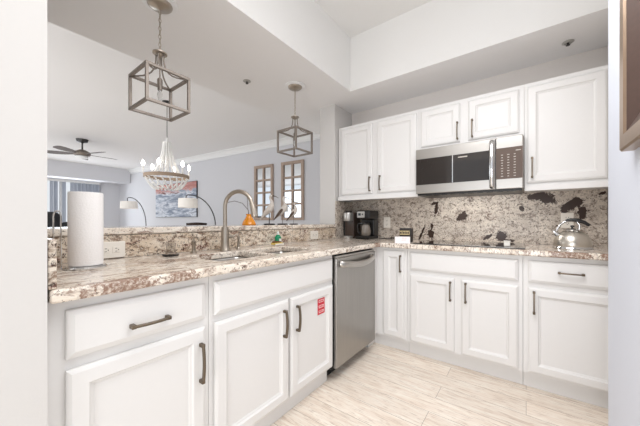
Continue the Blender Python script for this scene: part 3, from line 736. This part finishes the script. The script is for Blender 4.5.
b = nb(); tube(b, [(KX - 0.084, KY, KZ + 0.104), (KX - 0.076, KY, KZ + 0.130), (KX - 0.062, KY, KZ + 0.160), (KX - 0.038, KY, KZ + 0.181), (KX - 0.01, KY, KZ + 0.186)], [0.008, 0.007, 0.007, 0.007, 0.006], 12)
tube(b, [(KX + 0.020, KY, KZ + 0.186), (KX + 0.036, KY, KZ + 0.158), (KX + 0.034, KY, KZ + 0.125)], 0.006, 12)
obj('bracket', b, 'chrome', kt, smooth=True)
b = nb(); tube(b, [(KX - 0.034, KY, KZ + 0.187), (KX - 0.01, KY, KZ + 0.193), (KX + 0.025, KY, KZ + 0.190), (KX + 0.060, KY, KZ + 0.175), (KX + 0.085, KY, KZ + 0.155)], [0.007, 0.011, 0.013, 0.012, 0.009], 14); obj('grip', b, 'black', kt, smooth=True)

# ------------------------------------------------------------------ things on the bar ledge
ZB = 1.0665
vs = thing('vase', 'small amber flask vase with two thin grey stems on the bar', 'vase', (-1.80, 1.447, ZB))
b = nb(); lathe(b, [(0.0, 0), (0.052, 0), (0.056, 0.008), (0.048, 0.028), (0.034, 0.050), (0.024, 0.068), (0.022, 0.080), (0.026, 0.090), (0.020, 0.090), (0.016, 0.075)], (-1.80, 1.447, ZB), 28, cap=False); obj('flask', b, 'orange', vs, smooth=True)
b = nb(); tube(b, [(-1.80, 1.447, ZB + 0.05), (-1.80, 1.440, ZB + 0.12), (-1.815, 1.395, ZB + 0.175), (-1.83, 1.33, ZB + 0.190), (-1.84, 1.27, ZB + 0.175)], 0.0028, 8); obj('stem', b, 'dry', vs, smooth=True)
b = nb(); tube(b, [(-1.80, 1.445, ZB + 0.05), (-1.80, 1.435, ZB + 0.14), (-1.80, 1.428, ZB + 0.225)], 0.0025, 8); obj('stem', b, 'dry', vs, smooth=True)

def bird(loc, rotz, label, tilt=0.6, flip=1, wing='birdb', s=1.0):
    t = thing('shorebird_figurine', label, 'figurine', loc, 'carved shorebirds on the bar', local=True)
    b = nb(); lathe(b, [(0.0, 0), (0.048, 0), (0.048, 0.008), (0.044, 0.011), (0.0, 0.011)], (0, 0, 0.0004), 24, cap=False); obj('stand', b, 'black', t, smooth=True)
    b = nb(); tube(b, [(0.0, 0.008, 0.010), (0.0, 0.008, 0.10)], 0.002, 8); obj('leg', b, 'darkmetal', t, smooth=True)
    b = nb(); tube(b, [(0.0, -0.008, 0.010), (0.0, -0.008, 0.10)], 0.002, 8); obj('leg', b, 'darkmetal', t, smooth=True)
    # spine in the local x-z plane: tail -> belly -> neck -> head
    P = [(-0.062, 0.055), (-0.045, 0.080), (-0.020, 0.108), (0.008, 0.140), (0.022, 0.170), (0.020, 0.196), (0.010, 0.215), (0.006, 0.232), (0.014, 0.246), (0.026, 0.248)]
    Rr = [0.004, 0.012, 0.024, 0.028, 0.021, 0.012, 0.0085, 0.010, 0.0125, 0.006]
    b = nb(); tube(b, [(x * flip, 0, z) for x, z in P], Rr, 14); bo = obj('body', b, 'birdw', t, smooth=True, ang=80)
    b = nb(); tube(b, [(0.026 * flip, 0, 0.247), (0.052 * flip, 0, 0.240), (0.078 * flip, 0, 0.226)], [0.004, 0.003, 0.0012], 8); obj('beak', b, 'birdb', t, smooth=True)
    for sd in (-1, 1):
        b = nb(); tube(b, [(-0.080 * flip, sd * 0.006, 0.040), (-0.045 * flip, sd * 0.020, 0.085), (-0.012 * flip, sd * 0.027, 0.125), (0.012 * flip, sd * 0.018, 0.158)], [0.003, 0.011, 0.014, 0.004], 8, r2=0.0015, up=(0, 0, 1)); obj('wing', b, wing, t, smooth=True)
    t.rotation_euler = (0, 0, rotz); t.scale = (s, s, s)
    return t
bird((-1.77, 1.640, ZB), 0.60, 'tall pale shorebird figurine nearest the amber vase', wing='birdw', s=1.02)
bird((-1.77, 1.800, ZB), 0.75, 'pale shorebird figurine with dark wings, middle of the three', s=1.0)
bird((-1.77, 1.950, ZB), 0.75, 'short brown shorebird figurine on the far end of the trio', s=0.86)

# ------------------------------------------------------------------ pendants
def pendant(loc, label):
    """local origin at the ceiling"""
    t = thing('pendant_light', label, 'pendant light', loc, 'cage pendants over the bar', local=True)
    b = nb(); lathe(b, [(0.0, 0), (0.092, 0), (0.092, -0.008), (0.088, -0.011), (0.0, -0.011)], (0, 0, -0.0005), 36, cap=False); obj('ceiling_medallion', b, 'trim', t, smooth=True)
    b = nb(); lathe(b, [(0.066, -0.011), (0.064, -0.018), (0.050, -0.028), (0.020, -0.034), (0.010, -0.040), (0.0, -0.041)], (0, 0, 0), 32, cap=False); obj('canopy', b, 'nickel', t, smooth=True)
    b = nb(); z = -0.040; k = 0
    while z > -0.282:
        pts = []
        for i in range(12):
            a = 2 * PI * i / 12; x = 0.0065 * math.cos(a); zz = z - 0.015 + 0.0145 * math.sin(a)
            pts.append((x, 0, zz) if k % 2 else (0, x, zz))
        tube(b, pts, 0.0017, 6, closed=True); z -= 0.0235; k += 1
    tube(b, [(0.002, 0.003, -0.04), (0.004, -0.003, -0.10), (-0.004, 0.003, -0.17), (0.003, 0.002, -0.24), (0, 0, -0.285)], 0.0014, 6)
    obj('chain', b, 'nickel', t, smooth=True)
    b = nb(); lathe(b, [(0.0, -0.282), (0.012, -0.284), (0.038, -0.290), (0.038, -0.296), (0.020, -0.300), (0.012, -0.312), (0.0, -0.318)], (0, 0, 0), 24, cap=False); obj('cap', b, 'nickel', t, smooth=True)
    hw, zt, zb, th = 0.119, -0.424, -0.629, 0.0075
    b = nb()
    for sx in (-1, 1):
        for sy in (-1, 1):
            x, y = sx * (hw - th), sy * (hw - th)
            box(b, x - th, x + th, y - th, y + th, zb + 2 * th, zt - 2 * th)
    for z in (zt - th, zb + th):
        for s in (-1, 1):
            y = s * (hw - th); box(b, -hw, hw, y - th, y + th, z - th, z + th)
            box(b, y - th, y + th, -hw + 2 * th, hw - 2 * th, z - th, z + th)
    obj('cage', b, 'weathered', t, bevel=0.0012)
    for sx in (-1, 1):
        for sy in (-1, 1):
            b = nb(); pts = []
            for i in range(9):
                u = i / 8; r = 0.014 + (hw * 0.94 - 0.014) * (u ** 2.3); z = -0.298 - 0.134 * (1 - (1 - u) ** 2.3)
                pts.append((sx * r, sy * r, z))
            tube(b, pts, 0.0042, 8); obj('arm', b, 'weathered', t, smooth=True)
    b = nb(); tube(b, [(0, 0, -0.310), (0, 0, -0.440)], 0.004, 8); lathe(b, [(0.0, -0.435), (0.010, -0.437), (0.014, -0.445), (0.012, -0.505), (0.0, -0.506)], (0, 0, 0), 16, cap=False); obj('socket', b, 'weathered', t, smooth=True)
    b = nb(); lathe(b, [(0.0, -0.506), (0.009, -0.508), (0.014, -0.530), (0.010, -0.555), (0.003, -0.575), (0.0, -0.576)], (0, 0, 0), 14, cap=False); obj('bulb', b, 'glass', t, smooth=True)
    return t
p1 = pendant((-1.696, 0.723, HS), 'grey metal cube cage pendant nearest the camera over the bar')
dup(p1, (-1.728, 1.922, HS), 0, 'grey metal cube cage pendant farther down the bar near the white pier')

def sprinkler(loc, label):
    t = thing('fire_sprinkler', label, 'sprinkler', loc, 'ceiling sprinklers', local=True)
    b = nb(); lathe(b, [(0.0, 0), (0.034, 0), (0.034, -0.004), (0.020, -0.010), (0.020, -0.004), (0.0, -0.008)], (0, 0, -0.0004), 24, cap=False); obj('escutcheon', b, 'silver', t, smooth=True)
    b = nb(); lathe(b, [(0.007, -0.008), (0.007, -0.014), (0.003, -0.015), (0.003, -0.021), (0.012, -0.022), (0.012, -0.024), (0.0, -0.024)], (0, 0, 0), 16, cap=False); obj('nozzle', b, 'darkmetal', t, smooth=True)
    return t
s1 = sprinkler((-2.013, 1.595, HS), 'small ceiling sprinkler head between the two cage pendants')
dup(s1, (0.236, 2.601, HS), 0, 'small ceiling sprinkler head above the right wall cabinet')

# ------------------------------------------------------------------ chandelier
CX, CY = -3.964, 1.782
ch = thing('chandelier', 'white beaded chandelier with tan rope band and lit candle bulbs', 'chandelier', (CX, CY, HF))
b = nb(); lathe(b, [(0.0, HF - 0.001), (0.06, HF - 0.001), (0.058, HF - 0.02), (0.0, HF - 0.03)], (CX, CY, 0), 24, cap=False); tube(b, [(CX, CY, HF - 0.02), (CX, CY, 2.24)], 0.004, 6); obj('cord', b, 'darkmetal', ch, smooth=True)
b = nb(); lathe(b, [(0.0, 2.25), (0.014, 2.245), (0.018, 2.20), (0.055, 2.185), (0.055, 2.165), (0.0, 2.16)], (CX, CY, 0), 20, cap=False); obj('top_collar', b, 'bead', ch, smooth=True)
RR = 0.272; ZR = 1.712
b = nb(); lathe(b, [(RR - 0.010, ZR - 0.022), (RR + 0.006, ZR - 0.022), (RR + 0.006, ZR + 0.022), (RR - 0.010, ZR + 0.022), (RR - 0.010, ZR - 0.022)], (CX, CY, 0), 48, cap=False); obj('band', b, 'rope', ch, bevel=0.002)
for i in range(12):
    b = nb(); a = 2 * PI * i / 12
    for k in range(24):
        u = k / 23; r = 0.045 + 0.125 * (u ** 1.7); z = 2.165 - (2.165 - ZR - 0.02) * u
        ball(b, (CX + r * math.cos(a), CY + r * math.sin(a), z), 0.0125, 1, 6, 4)
    obj('bead_strand', b, 'bead', ch, smooth=True)
for i in range(18):
    b = nb(); a0 = 2 * PI * i / 18
    for k in range(13):
        u = k / 12; r = RR - 0.010 - 0.13 * u; z = ZR - 0.02 - 0.15 * math.sin(u * PI / 2 * 1.05)
        a = a0 + 0.45 * u
        ball(b, (CX + r * math.cos(a), CY + r * math.sin(a), z), 0.0115, 1, 6, 4)
    obj('bead_swag', b, 'bead', ch, smooth=True)
for i in range(6):
    a = 2 * PI * i / 6 + 0.30; x, y = CX + (RR + 0.0) * math.cos(a), CY + (RR + 0.01) * math.sin(a)
    b = nb(); lathe(b, [(0.0, ZR + 0.022), (0.022, ZR + 0.024), (0.022, ZR + 0.030), (0.010, ZR + 0.034), (0.012, ZR + 0.115), (0.0, ZR + 0.116)], (x, y, 0), 12, cap=False); cd = obj('candle', b, 'bead', ch, smooth=True)
    b = nb(); lathe(b, [(0.0, ZR + 0.116), (0.014, ZR + 0.123), (0.022, ZR + 0.148), (0.015, ZR + 0.172), (0.0, ZR + 0.200)], (x, y, 0), 12, cap=False); obj('bulb', b, 'bulb', cd, smooth=True, label='glowing candle bulb')

# ------------------------------------------------------------------ ceiling fan
FNX, FNY = -7.15, 1.58
fn = thing('ceiling_fan', 'dark brown ceiling fan hanging in the far living area', 'fan', (FNX, FNY, HF))
b = nb(); lathe(b, [(0.0, HF - 0.001), (0.10, HF - 0.001), (0.085, HF - 0.05), (0.02, HF - 0.07), (0.014, HF - 0.08), (0.014, HF - 0.21), (0.0, HF - 0.21)], (FNX, FNY, 0), 24, cap=False); obj('downrod', b, 'darkmetal', fn, smooth=True)
b = nb(); lathe(b, [(0.0, 2.535), (0.05, 2.53), (0.12, 2.49), (0.14, 2.45), (0.12, 2.41), (0.0, 2.40)], (FNX, FNY, 0), 28, cap=False); obj('motor', b, 'weathered', fn, smooth=True)
b = nb(); lathe(b, [(0.10, 2.40), (0.09, 2.37), (0.0, 2.355)], (FNX, FNY, 0), 24, cap=False); obj('light_bowl', b, 'trim', fn, smooth=True)
for i in range(5):
    a = 2 * PI * i / 5 + 0.35; ca, sa = math.cos(a), math.sin(a); b = nb()
    rings = []
    for r, wd in ((0.12, 0.03), (0.20, 0.045), (0.30, 0.065), (0.46, 0.072), (0.56, 0.062), (0.59, 0.03)):
        ring = []
        for s, dz in ((-1, 0.0), (1, 0.0), (1, -0.007), (-1, -0.007)):
            yy = s * wd; zz = 2.45 + s * wd * 0.22 + dz
            ring.append(b.verts.new((FNX + r * ca - yy * sa, FNY + r * sa + yy * ca, zz)))
        rings.append(ring)
    for P, Q in zip(rings, rings[1:]):
        for j in range(4): b.faces.new([P[j], P[(j + 1) % 4], Q[(j + 1) % 4], Q[j]])
    b.faces.new(rings[0]); b.faces.new(list(reversed(rings[-1])))
    obj('blade', b, 'fanblade', fn)

# ------------------------------------------------------------------ arc lamps
def arc_lamp(base, shade, top, label, w_, h_):
    t = thing('floor_lamp', label, 'floor lamp', (base[0], base[1], 0), 'arc floor lamps')
    b = nb(); lathe(b, [(0.0, 0), (0.15, 0), (0.15, 0.02), (0.02, 0.03), (0.0, 0.03)], (base[0], base[1], 0.0005), 28, cap=False); obj('base', b, 'darkmetal', t, smooth=True)
    B0 = Vector((base[0], base[1], 0)); S0 = Vector(shade)
    pts = [B0 + Vector((0, 0, z)) for z in (0.03, 0.5, 1.0)]
    hz = Vector((S0.x - B0.x, S0.y - B0.y, 0)); z0 = 1.0; zt = top
    for i in range(1, 17):
        a = PI / 2 * i / 16
        pts.append(B0 + hz * (1 - math.cos(a)) + Vector((0, 0, z0 + (zt - z0) * math.sin(a))))
    pts.append(S0 + Vector((0, 0, zt - S0.z - 0.02)) + hz.normalized() * 0.04)
    pts.append(S0 + Vector((0, 0, h_ / 2 - 0.01)) + hz.normalized() * 0.04)
    b = nb(); tube(b, pts, 0.010, 8); obj('pole', b, 'darkmetal', t, smooth=True)
    b = nb(); lathe(b, [(w_ * 0.96, h_ / 2), (w_, -h_ / 2), (w_ - 0.006, -h_ / 2), (w_ * 0.96 - 0.006, h_ / 2), (w_ * 0.96, h_ / 2)], shade, 32, cap=False); obj('lamp_shade', b, 'shade', t, smooth=True)
    return t
arc_lamp((-7.728, 2.963), (-8.074, 2.704, 1.508), 1.70, 'arc floor lamp with small white drum shade near the patio window', 0.19, 0.18)
arc_lamp((-4.40, 2.80), (-4.91, 2.572, 1.425), 1.575, 'arc floor lamp with white drum shade in front of the painting', 0.165, 0.165)

# ------------------------------------------------------------------ painting and mirrors on the far wall
def kk(x): return (Vector((x, A_.y + (x - A_.x) * D_.y / D_.x)) - A_).length
cv = thing('canvas_painting', 'wide blue grey canvas with coral red top on the far wall', 'painting', (-7.62, 3.65, 1.2))
b = nb(); wallbox(b, kk(-8.609), kk(-6.70), 0.032, 0.036, 1.215, 2.115); obj('picture', b, 'paint', cv)
b = nb(); wallbox(b, kk(-8.615), kk(-6.694), 0.001, 0.0315, 1.205, 2.125); obj('stretcher', b, 'darkmetal', cv)

def mirror(x0, x1, z0, z1, rows, label):
    t = thing('window_pane_mirror', label, 'mirror', ((x0 + x1) / 2, onwall(kk((x0 + x1) / 2)).y, z0), 'window-pane mirrors on the far wall')
    k0, k1 = kk(x0), kk(x1); f = 0.055
    b = nb()
    wallbox(b, k0, k0 + f, 0.002, 0.040, z0, z1); wallbox(b, k1 - f, k1, 0.002, 0.040, z0, z1)
    wallbox(b, k0 + f, k1 - f, 0.002, 0.040, z0, z0 + f); wallbox(b, k0 + f, k1 - f, 0.002, 0.040, z1 - f, z1)
    obj('frame', b, 'mirrorwood', t, bevel=0.003)
    b = nb(); km = (k0 + k1) / 2
    wallbox(b, km - 0.020, km + 0.020, 0.012, 0.034, z0 + f, z1 - f)
    for i in range(1, rows):
        z = z0 + f + (z1 - z0 - 2 * f) * i / rows
        wallbox(b, k0 + f, km - 0.020, 0.012, 0.033, z - 0.018, z + 0.018); wallbox(b, km + 0.020, k1 - f, 0.012, 0.033, z - 0.018, z + 0.018)
    obj('muntins', b, 'mirrorwood', t)
    b = nb(); wallbox(b, k0 + 0.02, k1 - 0.02, 0.004, 0.009, z0 + 0.02, z1 - 0.02); obj('mirror_glass', b, 'mirror', t)
    return t
mirror(-4.690, -4.165, 1.118, 2.275, 4, 'left window-pane mirror with weathered frame, partly behind the faucet')
mirror(-3.945, -3.400, 1.120, 2.275, 4, 'right window-pane mirror with weathered frame behind the shorebirds')

# ------------------------------------------------------------------ furniture glimpsed over the bar
rc = thing('recliner', 'black leather recliner glimpsed over the left end of the bar', 'armchair', (-6.9, 1.3, 0))
b = nb()
box(b, -7.3, -6.45, 0.75, 1.55, 0.12, 0.46); obj('seat', b, 'leather', rc, bevel=0.06, segs=4, smooth=True)
b = nb(); v = box(b, -7.15, -6.75, 0.70, 1.22, 0.40, 1.27); obj('backrest', b, 'leather', rc, bevel=0.12, segs=5, smooth=True)
b = nb(); box(b, -6.98, -6.75, 1.20, 1.62, 0.40, 1.085); obj('side_cushion', b, 'leather', rc, bevel=0.08, segs=4, smooth=True)
b = nb(); box(b, -7.3, -6.55, 1.50, 1.72, 0.12, 0.68); obj('armrest', b, 'leather', rc, bevel=0.07, segs=4, smooth=True)
b = nb(); box(b, -7.3, -6.55, 0.40, 0.62, 0.12, 0.68); obj('armrest', b, 'leather', rc, bevel=0.07, segs=4, smooth=True)
b = nb(); box(b, -7.2, -6.6, 0.7, 1.5, 0.0005, 0.12); obj('plinth', b, 'darkmetal', rc)

def chair(loc, rz, label, top=1.068, m='rattan'):
    t = thing('dining_chair', label, 'chair', loc, local=True)
    b = nb(); box(b, -0.20, 0.20, -0.20, 0.20, 0.40, 0.47); obj('seat', b, m, t, bevel=0.025, segs=3, smooth=True)
    b = nb(); pts = []
    for i in range(13):
        a = PI * 0.5 + PI * (i / 12 - 0.5) * 0.95
        pts.append((-0.205 * math.sin(a) * 0.9 - 0.02, 0.20 * math.cos(a), 0))
    vs_ = []
    for z in (0.48, top - 0.012, top):
        for q in (1.0, 0.88):
            vs_.append([b.verts.new((x * q, y * q, z if not (z == top) else top - 0.02 * abs(y / 0.2) ** 2)) for x, y, _ in pts])
    def strip(A, B):
        for j in range(len(A) - 1): b.faces.new([A[j], A[j + 1], B[j + 1], B[j]])
    o0, i0, o1, i1, o2, i2 = vs_
    strip(o0, o1); strip(o1, o2); strip(o2, i2); strip(i2, i1); strip(i1, i0); strip(i0, o0)
    for e_ in (0, -1): b.faces.new([o0[e_], o1[e_], o2[e_], i2[e_], i1[e_], i0[e_]])
    obj('backrest', b, m, t, smooth=True)
    for sx in (-1, 1):
        for sy in (-1, 1):
            b = nb(); tube(b, [(sx * 0.17, sy * 0.17, 0.40), (sx * 0.21, sy * 0.21, 0.001)], [0.018, 0.014], 8); obj('leg', b, 'darkwood', t, smooth=True)
    t.rotation_euler = (0, 0, rz)
    return t
chair((-5.60, 3.12, 0), PI - 0.51, 'dark woven dining chair whose curved back peeks over the bar ledge', top=1.072)

# ------------------------------------------------------------------ framed picture on the right wall
XW = 0.2985
fp = thing('framed_picture', 'champagne framed picture with dark inner moulding on the right wall', 'picture', (XW, 1.09, 1.343))
y0, y1, z0, z1 = 0.78, 1.412, 1.343, 2.20
def ringframe(loops):
    b = nb(); rings = []
    for ins, d in loops:
        rings.append([b.verts.new((XW - d, y, z)) for y, z in ((y0 + ins, z0 + ins), (y1 - ins, z0 + ins), (y1 - ins, z1 - ins), (y0 + ins, z1 - ins))])
    n = len(rings)
    for i in range(n):
        A, B = rings[i], rings[(i + 1) % n]
        for j in range(4): b.faces.new([A[j], A[(j + 1) % 4], B[(j + 1) % 4], B[j]])
    return b
obj('frame', ringframe([(0, 0.0), (0, 0.030), (0.006, 0.036), (0.050, 0.036), (0.056, 0.030), (0.056, 0.0)]), 'gold', fp)
obj('inner_moulding', ringframe([(0.0565, 0.0), (0.0565, 0.029), (0.105, 0.008), (0.105, 0.0)]), 'darkwood', fp)
pbox('mat_board', 'matboard', fp, XW - 0.006, XW - 0.001, y0 + 0.106, y1 - 0.106, z0 + 0.106, z1 - 0.106)
pbox('print', 'printg', fp, XW - 0.0072, XW - 0.0062, y0 + 0.19, y1 - 0.19, z0 + 0.20, z1 - 0.20)
